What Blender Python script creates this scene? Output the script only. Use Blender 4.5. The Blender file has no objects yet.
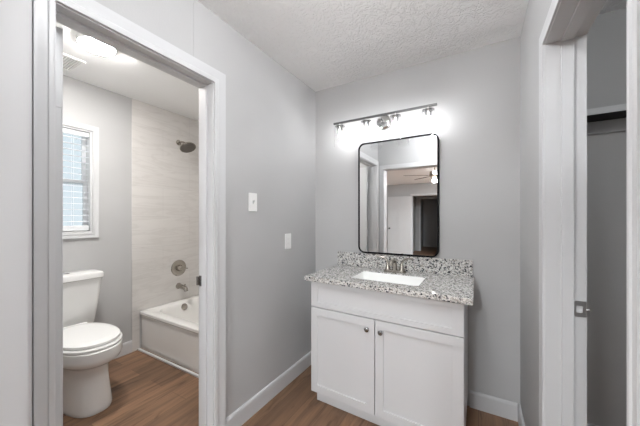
import bpy, bmesh, math
from mathutils import Vector, Matrix

# ------------------------------------------------------------------ camera, world, exposure
sc = bpy.context.scene
COL = sc.collection
PI = math.pi
F_PX, YAW, CY, CAM_H = 272.87, 0.52606, 217.94, 1.2894
cam_d = bpy.data.cameras.new('camera')
cam = bpy.data.objects.new('camera', cam_d)
COL.objects.link(cam)
sc.camera = cam
cam.location = (0, 0, CAM_H)
cam.rotation_euler = (PI / 2, 0, YAW)
cam_d.sensor_width = 36.0
cam_d.lens = 36.0 * F_PX / 640.0
cam_d.shift_y = (CY - 213.0) / 640.0
cam_d.clip_start = 0.01

world = bpy.data.worlds.new('daylight')
sc.world = world
world.use_nodes = True
bgn = world.node_tree.nodes['Background']
bgn.inputs['Color'].default_value = (0.87, 0.94, 1.0, 1)
bgn.inputs['Strength'].default_value = 0.60

BULB_E = 330.0       # vanity bulbs
BATH_E = 160.0        # flush light in the bathroom
FAN_E = 150.0         # fan light in the bedroom
CLOSET_FILL_E = 48.0  # added closet fill lamp
VAN_FILL_E = 46.0  # added fill globe over the vanity area
BED_FILL_E = 45.0  # added bedroom fill lamp nearest the opening
BED2_FILL_E = 260.0         # stronger fill lamps added in the bedroom, out of view

sc.view_settings.view_transform = 'Standard'
sc.view_settings.look = 'None'
sc.view_settings.gamma = 1.0
sc.view_settings.exposure = 0.74
sc.view_settings.use_curve_mapping = False
sc.cycles.use_denoising = True
sc.cycles.max_bounces = 10
sc.cycles.diffuse_bounces = 6
sc.cycles.glossy_bounces = 4
sc.cycles.transparent_max_bounces = 12
sc.cycles.sample_clamp_indirect = 6.0

# ------------------------------------------------------------------ materials
def mat_new(name):
    m = bpy.data.materials.new(name)
    m.use_nodes = True
    nt = m.node_tree
    return m, nt, nt.nodes['Principled BSDF']

def simple(name, col, rough=0.5, metal=0.0, spec=0.5, emit=None, es=0.0):
    m, nt, b = mat_new(name)
    b.inputs['Base Color'].default_value = (*col, 1)
    b.inputs['Roughness'].default_value = rough
    b.inputs['Metallic'].default_value = metal
    b.inputs['Specular IOR Level'].default_value = spec
    if emit:
        b.inputs['Emission Color'].default_value = (*emit, 1)
        b.inputs['Emission Strength'].default_value = es
    return m

def nd(nt, t, **kw):
    n = nt.nodes.new(t)
    for k, v in kw.items():
        if k in n.inputs.keys():
            n.inputs[k].default_value = v
        else:
            setattr(n, k, v)
    return n

def ramp(nt, stops, interp='LINEAR'):
    r = nt.nodes.new('ShaderNodeValToRGB')
    r.color_ramp.interpolation = interp
    el = r.color_ramp.elements
    while len(el) < len(stops):
        el.new(0.5)
    for e, (p, c) in zip(el, stops):
        e.position = p
        e.color = (*c, 1) if len(c) == 3 else c
    return r

def painted(name, col, rough, scale, dist, strength=0.5, var=0.03):
    m, nt, b = mat_new(name)
    L = nt.links
    tc = nd(nt, 'ShaderNodeNewGeometry')
    n1 = nd(nt, 'ShaderNodeTexNoise', Scale=scale, Detail=3.0, Roughness=0.6)
    L.new(tc.outputs['Position'], n1.inputs['Vector'])
    bp = nd(nt, 'ShaderNodeBump', Strength=strength, Distance=dist)
    L.new(n1.outputs['Fac'], bp.inputs['Height'])
    L.new(bp.outputs['Normal'], b.inputs['Normal'])
    n2 = nd(nt, 'ShaderNodeTexNoise', Scale=2.2, Detail=2.0)
    L.new(tc.outputs['Position'], n2.inputs['Vector'])
    r = ramp(nt, [(0.3, tuple(c * (1 - var) for c in col)), (0.7, tuple(min(1, c * (1 + var)) for c in col))])
    L.new(n2.outputs['Fac'], r.inputs['Fac'])
    L.new(r.outputs['Color'], b.inputs['Base Color'])
    b.inputs['Roughness'].default_value = rough
    b.inputs['Specular IOR Level'].default_value = 0.3
    return m

def ceiling_mat():
    m, nt, b = mat_new('stomped_white_ceiling')
    L = nt.links
    g = nd(nt, 'ShaderNodeNewGeometry')
    n0 = nd(nt, 'ShaderNodeTexNoise', Scale=9.0, Detail=3.0)
    L.new(g.outputs['Position'], n0.inputs['Vector'])
    mx = nd(nt, 'ShaderNodeMix', data_type='VECTOR')
    mx.inputs[0].default_value = 0.12
    L.new(g.outputs['Position'], mx.inputs[4])
    L.new(n0.outputs['Color'], mx.inputs[5])
    n1 = nd(nt, 'ShaderNodeTexNoise', Scale=34.0, Detail=4.0, Roughness=0.55, Distortion=1.2)
    L.new(mx.outputs[1], n1.inputs['Vector'])
    r = ramp(nt, [(0.42, (0, 0, 0)), (0.56, (1, 1, 1))])
    L.new(n1.outputs['Fac'], r.inputs['Fac'])
    bp = nd(nt, 'ShaderNodeBump', Strength=0.75, Distance=0.006)
    L.new(r.outputs['Color'], bp.inputs['Height'])
    L.new(bp.outputs['Normal'], b.inputs['Normal'])
    b.inputs['Base Color'].default_value = (0.87, 0.87, 0.87, 1)
    b.inputs['Roughness'].default_value = 0.8
    b.inputs['Specular IOR Level'].default_value = 0.2
    return m

def plank_mat():
    m, nt, b = mat_new('brown_oak_plank')
    L = nt.links
    g = nd(nt, 'ShaderNodeNewGeometry')
    sx = nd(nt, 'ShaderNodeSeparateXYZ')
    L.new(g.outputs['Position'], sx.inputs[0])
    cx = nd(nt, 'ShaderNodeCombineXYZ')
    L.new(sx.outputs['Y'], cx.inputs['X'])
    L.new(sx.outputs['X'], cx.inputs['Y'])
    br = nd(nt, 'ShaderNodeTexBrick', Scale=1.0)
    br.offset = 0.37
    br.inputs['Brick Width'].default_value = 1.2
    br.inputs['Row Height'].default_value = 0.15
    br.inputs['Mortar Size'].default_value = 0.0012
    br.inputs['Mortar Smooth'].default_value = 0.3
    br.inputs['Color1'].default_value = (0.270, 0.157, 0.094, 1)
    br.inputs['Color2'].default_value = (0.170, 0.099, 0.060, 1)
    br.inputs['Mortar'].default_value = (0.10, 0.058, 0.035, 1)
    L.new(cx.outputs[0], br.inputs['Vector'])
    # grain, stretched along the plank
    mp = nd(nt, 'ShaderNodeMapping')
    mp.inputs['Scale'].default_value = (1.6, 22.0, 1.0)
    L.new(cx.outputs[0], mp.inputs['Vector'])
    n1 = nd(nt, 'ShaderNodeTexNoise', Scale=1.0, Detail=6.0, Roughness=0.62, Distortion=0.6)
    L.new(mp.outputs[0], n1.inputs['Vector'])
    r = ramp(nt, [(0.25, (0.50, 0.50, 0.50)), (0.5, (0.95, 0.95, 0.95)), (0.75, (1.30, 1.27, 1.22))])
    L.new(n1.outputs['Fac'], r.inputs['Fac'])
    mp2 = nd(nt, 'ShaderNodeMapping')
    mp2.inputs['Scale'].default_value = (1.3, 7.0, 1.0)
    mp2.inputs['Location'].default_value = (3.1, 1.7, 0)
    L.new(cx.outputs[0], mp2.inputs['Vector'])
    n2 = nd(nt, 'ShaderNodeTexNoise', Scale=2.0, Detail=3.0, Roughness=0.5, Distortion=1.5)
    L.new(mp2.outputs[0], n2.inputs['Vector'])
    r2 = ramp(nt, [(0.28, (0.55, 0.52, 0.5)), (0.42, (1, 1, 1))])
    L.new(n2.outputs['Fac'], r2.inputs['Fac'])
    m1 = nd(nt, 'ShaderNodeMix', data_type='RGBA', blend_type='MULTIPLY')
    m1.inputs[0].default_value = 1.0
    L.new(br.outputs['Color'], m1.inputs[6]); L.new(r.outputs['Color'], m1.inputs[7])
    m2 = nd(nt, 'ShaderNodeMix', data_type='RGBA', blend_type='MULTIPLY')
    m2.inputs[0].default_value = 1.0
    L.new(m1.outputs[2], m2.inputs[6]); L.new(r2.outputs['Color'], m2.inputs[7])
    L.new(m2.outputs[2], b.inputs['Base Color'])
    b.inputs['Roughness'].default_value = 0.42
    b.inputs['Specular IOR Level'].default_value = 0.35
    return m

def granite_mat():
    m, nt, b = mat_new('speckled_granite')
    L = nt.links
    g = nd(nt, 'ShaderNodeNewGeometry')
    n0 = nd(nt, 'ShaderNodeTexNoise', Scale=60.0, Detail=2.0)
    L.new(g.outputs['Position'], n0.inputs['Vector'])
    mx = nd(nt, 'ShaderNodeMix', data_type='VECTOR')
    mx.inputs[0].default_value = 0.012
    L.new(g.outputs['Position'], mx.inputs[4]); L.new(n0.outputs['Color'], mx.inputs[5])
    v1 = nd(nt, 'ShaderNodeTexVoronoi', Scale=128.0)
    L.new(mx.outputs[1], v1.inputs['Vector'])
    s1 = nd(nt, 'ShaderNodeSeparateColor')
    L.new(v1.outputs['Color'], s1.inputs[0])
    r1 = ramp(nt, [(0.0, (0.045, 0.047, 0.058)), (0.12, (0.22, 0.22, 0.23)), (0.22, (0.42, 0.39, 0.36)),
                   (0.36, (0.56, 0.55, 0.53)), (0.62, (0.70, 0.69, 0.67))], 'CONSTANT')
    L.new(s1.outputs[0], r1.inputs['Fac'])
    v2 = nd(nt, 'ShaderNodeTexVoronoi', Scale=330.0)
    L.new(mx.outputs[1], v2.inputs['Vector'])
    s2 = nd(nt, 'ShaderNodeSeparateColor')
    L.new(v2.outputs['Color'], s2.inputs[0])
    r2 = ramp(nt, [(0.0, (0.35, 0.35, 0.37)), (0.16, (0.9, 0.9, 0.9)), (0.6, (1.05, 1.05, 1.03))], 'CONSTANT')
    L.new(s2.outputs[0], r2.inputs['Fac'])
    m1 = nd(nt, 'ShaderNodeMix', data_type='RGBA', blend_type='MULTIPLY')
    m1.inputs[0].default_value = 1.0
    L.new(r1.outputs['Color'], m1.inputs[6]); L.new(r2.outputs['Color'], m1.inputs[7])
    L.new(m1.outputs[2], b.inputs['Base Color'])
    b.inputs['Roughness'].default_value = 0.12
    b.inputs['Specular IOR Level'].default_value = 0.5
    return m

def tile_mat():
    m, nt, b = mat_new('warm_white_marble_tile')
    L = nt.links
    g = nd(nt, 'ShaderNodeNewGeometry')
    sx = nd(nt, 'ShaderNodeSeparateXYZ')
    L.new(g.outputs['Position'], sx.inputs[0])
    ad = nd(nt, 'ShaderNodeMath', operation='ADD')
    L.new(sx.outputs['X'], ad.inputs[0]); L.new(sx.outputs['Y'], ad.inputs[1])
    cx = nd(nt, 'ShaderNodeCombineXYZ')
    L.new(ad.outputs[0], cx.inputs['X'])
    az = nd(nt, 'ShaderNodeMath', operation='ADD')
    az.inputs[1].default_value = -0.385
    L.new(sx.outputs['Z'], az.inputs[0])
    L.new(az.outputs[0], cx.inputs['Y'])
    br = nd(nt, 'ShaderNodeTexBrick', Scale=1.0)
    br.offset = 0.5
    br.inputs['Brick Width'].default_value = 0.61
    br.inputs['Row Height'].default_value = 0.305
    br.inputs['Mortar Size'].default_value = 0.0016
    br.inputs['Color1'].default_value = (0.66, 0.64, 0.62, 1)
    br.inputs['Color2'].default_value = (0.64, 0.62, 0.60, 1)
    br.inputs['Mortar'].default_value = (0.57, 0.55, 0.535, 1)
    L.new(cx.outputs[0], br.inputs['Vector'])
    mp = nd(nt, 'ShaderNodeMapping')
    mp.inputs['Scale'].default_value = (1.2, 7.0, 1.0)
    mp.inputs['Rotation'].default_value = (0, 0, -0.12)
    L.new(cx.outputs[0], mp.inputs['Vector'])
    n1 = nd(nt, 'ShaderNodeTexNoise', Scale=1.6, Detail=5.0, Roughness=0.55, Distortion=0.8)
    L.new(mp.outputs[0], n1.inputs['Vector'])
    r = ramp(nt, [(0.42, (1, 1, 1)), (0.49, (0.93, 0.925, 0.92)), (0.53, (1, 1, 1)), (0.66, (1.03, 1.03, 1.03))])
    L.new(n1.outputs['Fac'], r.inputs['Fac'])
    m1 = nd(nt, 'ShaderNodeMix', data_type='RGBA', blend_type='MULTIPLY')
    m1.inputs[0].default_value = 1.0
    L.new(br.outputs['Color'], m1.inputs[6]); L.new(r.outputs['Color'], m1.inputs[7])
    L.new(m1.outputs[2], b.inputs['Base Color'])
    b.inputs['Roughness'].default_value = 0.3
    return m

def thin_glass(name, tint=(1, 1, 1), ior=1.45):
    m = bpy.data.materials.new(name)
    m.use_nodes = True
    nt = m.node_tree
    nt.nodes.clear()
    out = nd(nt, 'ShaderNodeOutputMaterial')
    tr = nd(nt, 'ShaderNodeBsdfTransparent')
    tr.inputs['Color'].default_value = (*tint, 1)
    gl = nd(nt, 'ShaderNodeBsdfGlossy', Roughness=0.02)
    lw = nd(nt, 'ShaderNodeLayerWeight', Blend=0.5)
    pw = nd(nt, 'ShaderNodeMath', operation='POWER')
    pw.inputs[1].default_value = 4.0
    nt.links.new(lw.outputs['Facing'], pw.inputs[0])
    fr = nd(nt, 'ShaderNodeMath', operation='MULTIPLY_ADD')
    fr.inputs[1].default_value = 0.55
    fr.inputs[2].default_value = 0.04
    nt.links.new(pw.outputs[0], fr.inputs[0])
    mx = nd(nt, 'ShaderNodeMixShader')
    nt.links.new(fr.outputs[0], mx.inputs[0])
    nt.links.new(tr.outputs[0], mx.inputs[1])
    nt.links.new(gl.outputs[0], mx.inputs[2])
    nt.links.new(mx.outputs[0], out.inputs[0])
    return m

M = {}
M['wall'] = painted('grey_wall_paint', (0.480, 0.480, 0.481), 0.55, 160.0, 0.0012, 0.35)
M['bathwall'] = M['wall']
M['bedwall'] = M['wall']
M['ceiling'] = ceiling_mat()
M['ceiling_smooth'] = painted('smooth_white_ceiling', (0.87, 0.87, 0.865), 0.8, 120.0, 0.001, 0.2, 0.01)
M['trim'] = painted('white_trim_paint', (0.60, 0.605, 0.613), 0.32, 60.0, 0.0008, 0.15, 0.015)
M['plank'] = plank_mat()
M['granite'] = granite_mat()
M['tile'] = tile_mat()
M['cabinet'] = simple('white_cabinet_paint', (0.61, 0.61, 0.618), 0.32)
M['gapdark'] = simple('dark_gap', (0.05, 0.05, 0.05), 0.8)
M['porcelain'] = simple('white_porcelain', (0.80, 0.80, 0.79), 0.10)
M['seat'] = simple('white_seat_plastic', (0.84, 0.84, 0.83), 0.22)
M['tub'] = simple('white_enamel', (0.84, 0.83, 0.81), 0.14)
M['sink'] = simple('white_ceramic', (0.90, 0.90, 0.885), 0.12)
M['nickel'] = simple('brushed_nickel', (0.42, 0.39, 0.35), 0.26, 1.0)
M['nickel_dark'] = simple('satin_nickel_knob', (0.36, 0.36, 0.36), 0.25, 1.0)
M['bar'] = simple('dark_satin_bar', (0.13, 0.13, 0.13), 0.45, 0.8)
M['nozzle'] = simple('grey_nozzle_plate', (0.16, 0.145, 0.13), 0.5, 0.6)
M['chrome'] = simple('polished_chrome', (0.60, 0.60, 0.60), 0.12, 1.0)
M['steel'] = simple('dull_steel', (0.42, 0.42, 0.42), 0.4, 1.0)
M['black'] = simple('black_metal', (0.006, 0.006, 0.007), 0.7, spec=0.1)
M['shelf_shade'] = simple('black_shelf_shade', (0.008, 0.008, 0.008), 0.8)  # shade below the closet shelf, put into the colour
M['mirror'] = simple('mirror_silver', (0.90, 0.91, 0.91), 0.0, 1.0)
M['plastic'] = simple('white_switch_plastic', (0.86, 0.86, 0.85), 0.3)
M['greyplastic'] = simple('pale_grey_plastic', (0.62, 0.62, 0.62), 0.4)
M['blind'] = simple('white_blind', (0.82, 0.84, 0.86), 0.5)
M['vinyl'] = simple('white_vinyl', (0.82, 0.83, 0.84), 0.4)
M['glass'] = thin_glass('clear_glass')
M['pane'] = thin_glass('window_pane', (0.93, 0.96, 0.97))
M['bulb'] = simple('lit_bulb', (1, 1, 1), 0.3, emit=(0.985, 0.99, 1.0), es=BULB_E)
M['diffuser'] = simple('lit_diffuser', (1, 1, 1), 0.3, emit=(1.0, 0.975, 0.94), es=BATH_E)
M['fan_globe'] = simple('lit_fan_globe', (1, 1, 1), 0.3, emit=(1.0, 0.98, 0.95), es=FAN_E)
M['bed_fill'] = simple('bedroom_fill_diffuser', (1, 1, 1), 0.3, emit=(0.90, 0.96, 1.0), es=BED_FILL_E)
M['closet_fill'] = simple('closet_fill_globe', (1, 1, 1), 0.3, emit=(0.97, 0.985, 1.0), es=CLOSET_FILL_E)
M['van_fill'] = simple('vanity_fill_globe', (1, 1, 1), 0.3, emit=(0.975, 0.985, 1.0), es=VAN_FILL_E)
M['bed_fill_bright'] = simple('bright_bedroom_fill', (1, 1, 1), 0.3, emit=(0.92, 0.965, 1.0), es=BED2_FILL_E)
M['blade'] = simple('dark_fan_blade', (0.06, 0.05, 0.045), 0.5)
M['brass'] = simple('aged_metal', (0.35, 0.31, 0.26), 0.3, 1.0)
M['strip'] = simple('grey_floor_strip', (0.60, 0.59, 0.57), 0.4)

# ------------------------------------------------------------------ mesh helpers
def box(bm, x0, x1, y0, y1, z0, z1, bev=0.0):
    r = bmesh.ops.create_cube(bm, size=1.0)
    vs = r['verts']
    for v in vs:
        v.co = Vector(((x0 + x1) / 2 + v.co.x * (x1 - x0), (y0 + y1) / 2 + v.co.y * (y1 - y0),
                       (z0 + z1) / 2 + v.co.z * (z1 - z0)))
    if bev > 0:
        es = list({e for v in vs for e in v.link_edges})
        bmesh.ops.bevel(bm, geom=es, offset=bev, segments=2, profile=0.6, affect='EDGES')

def loft(bm, rings, cap0=True, cap1=True):
    vr = [[bm.verts.new(p) for p in r] for r in rings]
    n = len(rings[0])
    for a, b in zip(vr, vr[1:]):
        for i in range(n):
            bm.faces.new((a[i], a[(i + 1) % n], b[(i + 1) % n], b[i]))
    if cap0: bm.faces.new(list(reversed(vr[0])))
    if cap1: bm.faces.new(vr[-1])
    return vr

def tube(bm, pts, rad, n=14, cap=True):
    """sweep a circle along a polyline; rad number or list"""
    pts = [Vector(p) for p in pts]
    rads = rad if isinstance(rad, (list, tuple)) else [rad] * len(pts)
    rings = []
    ref = None
    for i, p in enumerate(pts):
        t = (pts[min(i + 1, len(pts) - 1)] - pts[max(i - 1, 0)]).normalized()
        if ref is None:
            ref = Vector((0, 0, 1)) if abs(t.z) < 0.9 else Vector((1, 0, 0))
        u = t.cross(ref).normalized()
        w = t.cross(u).normalized()
        ref = -w if False else ref
        rings.append([p + (u * math.cos(2 * PI * k / n) + w * math.sin(2 * PI * k / n)) * rads[i] for k in range(n)])
    loft(bm, rings, cap, cap)

def lathe(bm, origin, axis, prof, n=28):
    """prof: list of (distance along axis, radius)"""
    o = Vector(origin); a = Vector(axis).normalized()
    u = a.orthogonal().normalized(); w = a.cross(u)
    rings = [[o + a * d + (u * math.cos(2 * PI * k / n) + w * math.sin(2 * PI * k / n)) * max(r, 1e-4)
              for k in range(n)] for d, r in prof]
    loft(bm, rings)

def rrect(w0, w1, h0, h1, r, n=6):
    pts = []
    for cx, cy, a0 in ((w1 - r, h1 - r, 0), (w0 + r, h1 - r, 90), (w0 + r, h0 + r, 180), (w1 - r, h0 + r, 270)):
        for k in range(n + 1):
            a = math.radians(a0 + 90 * k / n)
            pts.append((cx + r * math.cos(a), cy + r * math.sin(a)))
    return pts

def sell(cx, cy, a, b, p=2.0, n=40):
    pts = []
    for k in range(n):
        t = 2 * PI * k / n
        c, s = math.cos(t), math.sin(t)
        pts.append((cx + a * math.copysign(abs(c) ** (2 / p), c), cy + b * math.copysign(abs(s) ** (2 / p), s)))
    return pts

def ringsolid(bm, outer, inner, f, d0, d1):
    """closed band between two outlines with the same point count, from depth d0 to d1; f(u,v,d)->xyz"""
    A = [bm.verts.new(f(u, v, d0)) for u, v in outer]; B = [bm.verts.new(f(u, v, d1)) for u, v in outer]
    C = [bm.verts.new(f(u, v, d0)) for u, v in inner]; D = [bm.verts.new(f(u, v, d1)) for u, v in inner]
    n = len(outer)
    for i in range(n):
        j = (i + 1) % n
        bm.faces.new((A[i], A[j], B[j], B[i])); bm.faces.new((C[i], D[i], D[j], C[j]))
        bm.faces.new((A[i], C[i], C[j], A[j])); bm.faces.new((B[i], B[j], D[j], D[i]))

def plate(bm, pts, f, d0, d1):
    loft(bm, [[f(u, v, d0) for u, v in pts], [f(u, v, d1) for u, v in pts]])

SKEW = [False]      # the vanity stands slightly out of square: its right end reaches further into the room
def new_obj(name, bm, m, parent=None, smooth=False, bevel=0.0, origin=None):
    """geometry is given in world coordinates; the object gets its own base as origin"""
    bmesh.ops.recalc_face_normals(bm, faces=bm.faces[:])
    if SKEW[0]:
        for v in bm.verts:
            w = (2.132 - v.co.y) / .56
            v.co.y -= (.040 * (v.co.x + 1.05) - .008) * w
    root = parent
    while root is not None and root.parent is not None:
        root = root.parent
    if root is not None:
        off = Vector(root.location)
    else:
        off = Vector(origin) if origin else Vector((0, 0, 0))
    bmesh.ops.translate(bm, verts=bm.verts[:], vec=-off)
    me = bpy.data.meshes.new(name)
    bm.to_mesh(me); bm.free()
    me.materials.append(m)
    if smooth:
        for p in me.polygons: p.use_smooth = True
        me.set_sharp_from_angle(angle=math.radians(38))
    o = bpy.data.objects.new(name, me)
    COL.objects.link(o)
    if parent is not None:
        o.parent = parent
    else:
        o.location = off
    if bevel > 0:
        md = o.modifiers.new('bevel', 'BEVEL')
        md.width = bevel; md.segments = 2; md.limit_method = 'ANGLE'; md.angle_limit = math.radians(40)
    return o

def thing(name, label, cat, loc, group=None):
    o = bpy.data.objects.new(name, None)
    COL.objects.link(o)
    o.location = loc
    o.empty_display_size = 0.05
    o['label'] = label; o['category'] = cat
    if group: o['group'] = group
    return o

def tag(o, label, cat, group=None):
    o['label'] = label; o['category'] = cat
    if group: o['group'] = group
    return o

def struct(name, bm, m, label=None, **kw):
    o = new_obj(name, bm, m, **kw)
    o['kind'] = 'structure'
    if label: o['label'] = label
    return o

def struct_root(name, loc, label=None):
    o = bpy.data.objects.new(name, None)
    COL.objects.link(o)
    o.location = loc; o['kind'] = 'structure'
    if label: o['label'] = label
    return o

def bx(*a, bev=0.0):
    bm = bmesh.new(); box(bm, *a, bev=bev); return bm

# ------------------------------------------------------------------ room constants
H = 2.44
XL, XR, YB = -1.285, 0.229, 2.132
XLo = -1.405                  # bathroom face of the left wall
XRo = 0.352                   # closet face of the right wall
XW, XT = -2.889, -2.879       # bathroom window wall, its tile face
YE0, YE1 = 0.125, 0.275       # wall with the opening the camera looks through
YBF = 2.22                    # bathroom far wall
CX1 = 1.30
BX0, BX1, BY0 = -3.40, 2.20, -5.30

# floor and ceilings
struct('floor', bx(-3.6, 2.4, -8.9, 2.5, -0.05, 0.0), M['plank'])
struct('ceiling', bx(XL - 0.06, CX1, YE0 + 0.07, YB + 0.1, H, H + 0.06), M['ceiling'])
struct('ceiling_bathroom', bx(XW - 0.1, XL - 0.06, YE0 + 0.07, YBF + 0.1, H, H + 0.06), M['ceiling_smooth'])
struct('ceiling_bedroom', bx(BX0 - 0.1, BX1 + 0.1, -8.9, YE0 + 0.07, H, H + 0.06), M['ceiling_smooth'])

# left wall with the bathroom doorway (clear 0.364..1.02, head 2.045)
DB0, DB1, DBH = 0.364, 1.020, 2.045
bm = bmesh.new()
box(bm, XLo, XL, YE1, DB0 - 0.019, 0, H)
box(bm, XLo, XL, DB1 + 0.019, YBF, 0, H)
box(bm, XLo, XL, DB0 - 0.019, DB1 + 0.019, DBH + 0.019, H)
struct('wall_left', bm, M['wall'])
# back wall (vanity) and closet back
struct('wall_back', bx(XL, CX1, YB, YB + 0.12, 0, H), M['wall'])
# right wall with closet doorway
DC0, DC1, DCH = 0.678, 1.388, 1.980
bm = bmesh.new()
box(bm, XR, XRo, YE1, DC0 - 0.019, 0, H)
box(bm, XR, XRo, DC1 + 0.019, YB, 0, H)
box(bm, XR, XRo, DC0 - 0.019, DC1 + 0.019, DCH + 0.019, H)
struct('wall_right', bm, M['wall'])
struct('wall_closet', bx(CX1, CX1 + 0.1, YE1, YB, 0, H), M['wall'])
# entry wall
EX0, EX1, EH = -1.200, 0.161, 1.995
bm = bmesh.new()
box(bm, BX0, EX0 - 0.019, YE0, YE1, 0, H)
box(bm, EX1 + 0.019, BX1, YE0, YE1, 0, H)
box(bm, EX0 - 0.019, EX1 + 0.019, YE0, YE1, EH + 0.019, H)
struct('wall_entry', bm, M['wall'])
# bathroom
WY0, WY1, WZ0, WZ1 = 0.360, 1.050, 1.165, 2.035
bm = bmesh.new()
box(bm, XW - 0.12, XW, YE1, WY0, 0, H)
box(bm, XW - 0.12, XW, WY1, YBF, 0, H)
box(bm, XW - 0.12, XW, WY0, WY1, 0, WZ0)
box(bm, XW - 0.12, XW, WY0, WY1, WZ1, H)
struct('wall_bathroom_window', bm, M['bathwall'])
struct('wall_bathroom_far', bx(XW - 0.12, XL - 0.121, YBF, YBF + 0.12, 0, H), M['bathwall'])
bm = bmesh.new()
box(bm, XW, XT, 1.362, YBF, 0.375, H)
box(bm, XW, XT, 1.362, 1.4285, 0.0, 0.375)
box(bm, XT, XLo - 0.01, YBF - 0.01, YBF, 0.375, H)
box(bm, XLo - 0.01, XLo, 1.362, YBF, 0.375, H)
struct('wall_tub_tile', bm, M['tile'])
# bedroom
bw0, bw1 = -3.6, -1.6     # window in the bedroom side wall
bm = bmesh.new()
box(bm, BX1, BX1 + 0.12, BY0, bw0, 0, H)
box(bm, BX1, BX1 + 0.12, bw1, YE0, 0, H)
box(bm, BX1, BX1 + 0.12, bw0, bw1, 0, 0.8)
box(bm, BX1, BX1 + 0.12, bw0, bw1, 2.1, H)
struct('wall_bedroom_right', bm, M['bedwall'])
struct('wall_bedroom_left', bx(BX0 - 0.12, BX0, BY0, YE0, 0, H), M['bedwall'])
HX0, HX1, HH = -1.925, -1.12, 2.03
bm = bmesh.new()
box(bm, BX0 - 0.12, HX0 - 0.019, BY0 - 0.12, BY0, 0, H)
box(bm, HX1 + 0.019, BX1 + 0.12, BY0 - 0.12, BY0, 0, H)
box(bm, HX0 - 0.019, HX1 + 0.019, BY0 - 0.12, BY0, HH + 0.019, H)
struct('wall_bedroom_back', bm, M['bedwall'])
# hallway beyond
bm = bmesh.new()
box(bm, -2.25, -2.15, -8.8, BY0 - 0.12, 0, H)
box(bm, -0.9, -0.8, -8.8, BY0 - 0.12, 0, H)
box(bm, -2.25, -1.95, -7.12, -7.0, 0, H)
box(bm, -1.15, -0.8, -7.12, -7.0, 0, H)
box(bm, -1.95, -1.15, -7.12, -7.0, 2.03, H)
box(bm, -2.25, -0.8, -8.9, -8.8, 0, H)
struct('wall_hallway', bm, M['bedwall'])

# ------------------------------------------------------------------ doors, casings
PROF = [(0.0, 0.0), (0.0, 0.010), (0.006, 0.0125), (0.018, 0.0125), (0.022, 0.0095), (0.034, 0.0105), (0.046, 0.014),
        (0.050, 0.017), (0.0, 0.0)]
def casing(bm, f, u0, u1, vt, width, v0=0.0, closed=False, reveal=0.005, wl=None):
    """mitred moulding round an opening; f(u, v, n) -> xyz ; wl: narrower left leg"""
    prof = [(0, 0), (0, .011), (.10, .0135), (.30, .0135), (.36, .010), (.58, .0115), (.80, .015), (.93, .0165), (1, .0165), (1, 0)]
    rows = []
    for w, t in prof:
        a = w * width + reveal
        al = (w * (wl if wl else width)) + reveal
        if closed:
            pts = [(u0 - al, v0 - a), (u0 - al, vt + a), (u1 + a, vt + a), (u1 + a, v0 - a)]
        else:
            pts = [(u0 - al, v0), (u0 - al, vt + a), (u1 + a, vt + a), (u1 + a, v0)]
        rows.append([bm.verts.new(f(u, v, t)) for u, v in pts])
    m = len(prof)
    segs = 4 if closed else 3
    for i in range(m):
        a, b = rows[i], rows[(i + 1) % m]
        for k in range(segs):
            l = (k + 1) % 4
            bm.faces.new((a[k], a[l], b[l], b[k]))
    if not closed:
        bm.faces.new([r[0] for r in rows]); bm.faces.new([r[3] for r in reversed(rows)])

def slab_panels(bm, f, w, h, th):
    """six panel door: core plus stiles and rails and raised fields; f(u, v, n)"""
    def b(u0, u1, v0, v1, n0, n1):
        ps = [f(u, v, n) for u in (u0, u1) for v in (v0, v1) for n in (n0, n1)]
        xs = [p[0] for p in ps]; ys = [p[1] for p in ps]; zs = [p[2] for p in ps]
        box(bm, min(xs), max(xs), min(ys), max(ys), min(zs), max(zs), bev=0.002)
    b(0, w, 0, h, 0.006, th - 0.006)
    st = 0.11; mid = w / 2
    rails = [(0, .22), (0.84, 1.0), (1.56, 1.66), (h - .12, h)]
    for n0, n1 in ((0, 0.007), (th - 0.007, th)):
        b(0, st, 0, h, n0, n1); b(w - st, w, 0, h, n0, n1); b(mid - .045, mid + .045, 0, h, n0, n1)
        for v0, v1 in rails:
            b(st, mid - .045, v0, v1, n0, n1); b(mid + .045, w - st, v0, v1, n0, n1)
        for (a0, a1), (c0, c1) in zip(rails, rails[1:]):
            for u0, u1 in ((st, mid - .045), (mid + .045, w - st)):
                b(u0 + .03, u1 - .03, a1 + .03, c0 - .03, n0 + (0.002 if n0 == 0 else 0), n1 - (0 if n0 == 0 else 0.002))

# --- door_1 : bathroom
d1 = struct_root('door_1', (XL, (DB0 + DB1) / 2, 0), 'white cased doorway into the bathroom')
bm = bmesh.new()
casing(bm, lambda u, v, n: (XL + n, u, v), DB0, DB1, DBH, 0.070, wl=0.055)
new_obj('casing', bm, M['trim'], d1, smooth=True)
bm = bmesh.new()
casing(bm, lambda u, v, n: (XLo - n, u, v), DB0, DB1, DBH, 0.060)
new_obj('casing', bm, M['trim'], d1, smooth=True)
bm = bmesh.new()
box(bm, XLo, XL, DB0 - 0.019, DB0, 0, DBH)
box(bm, XLo, XL, DB1, DB1 + 0.019, 0, DBH)
box(bm, XLo, XL, DB0 - 0.019, DB1 + 0.019, DBH, DBH + 0.019)
new_obj('jamb', bm, M['trim'], d1)
bm = bmesh.new()
sx0, sx1 = XL - 0.085, XL - 0.047
box(bm, sx0, sx1, DB0, DB0 + 0.011, 0, DBH, bev=0.002)
box(bm, sx0, sx1, DB1 - 0.011, DB1, 0, DBH, bev=0.002)
box(bm, sx0, sx1, DB0 + 0.011, DB1 - 0.011, DBH - 0.011, DBH, bev=0.002)
new_obj('door_stop', bm, M['trim'], d1)
bm = bmesh.new()
box(bm, XLo + 0.002, XLo + 0.032, DB1 - 0.0025, DB1 - 0.0002, 0.895, 0.955)
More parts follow.
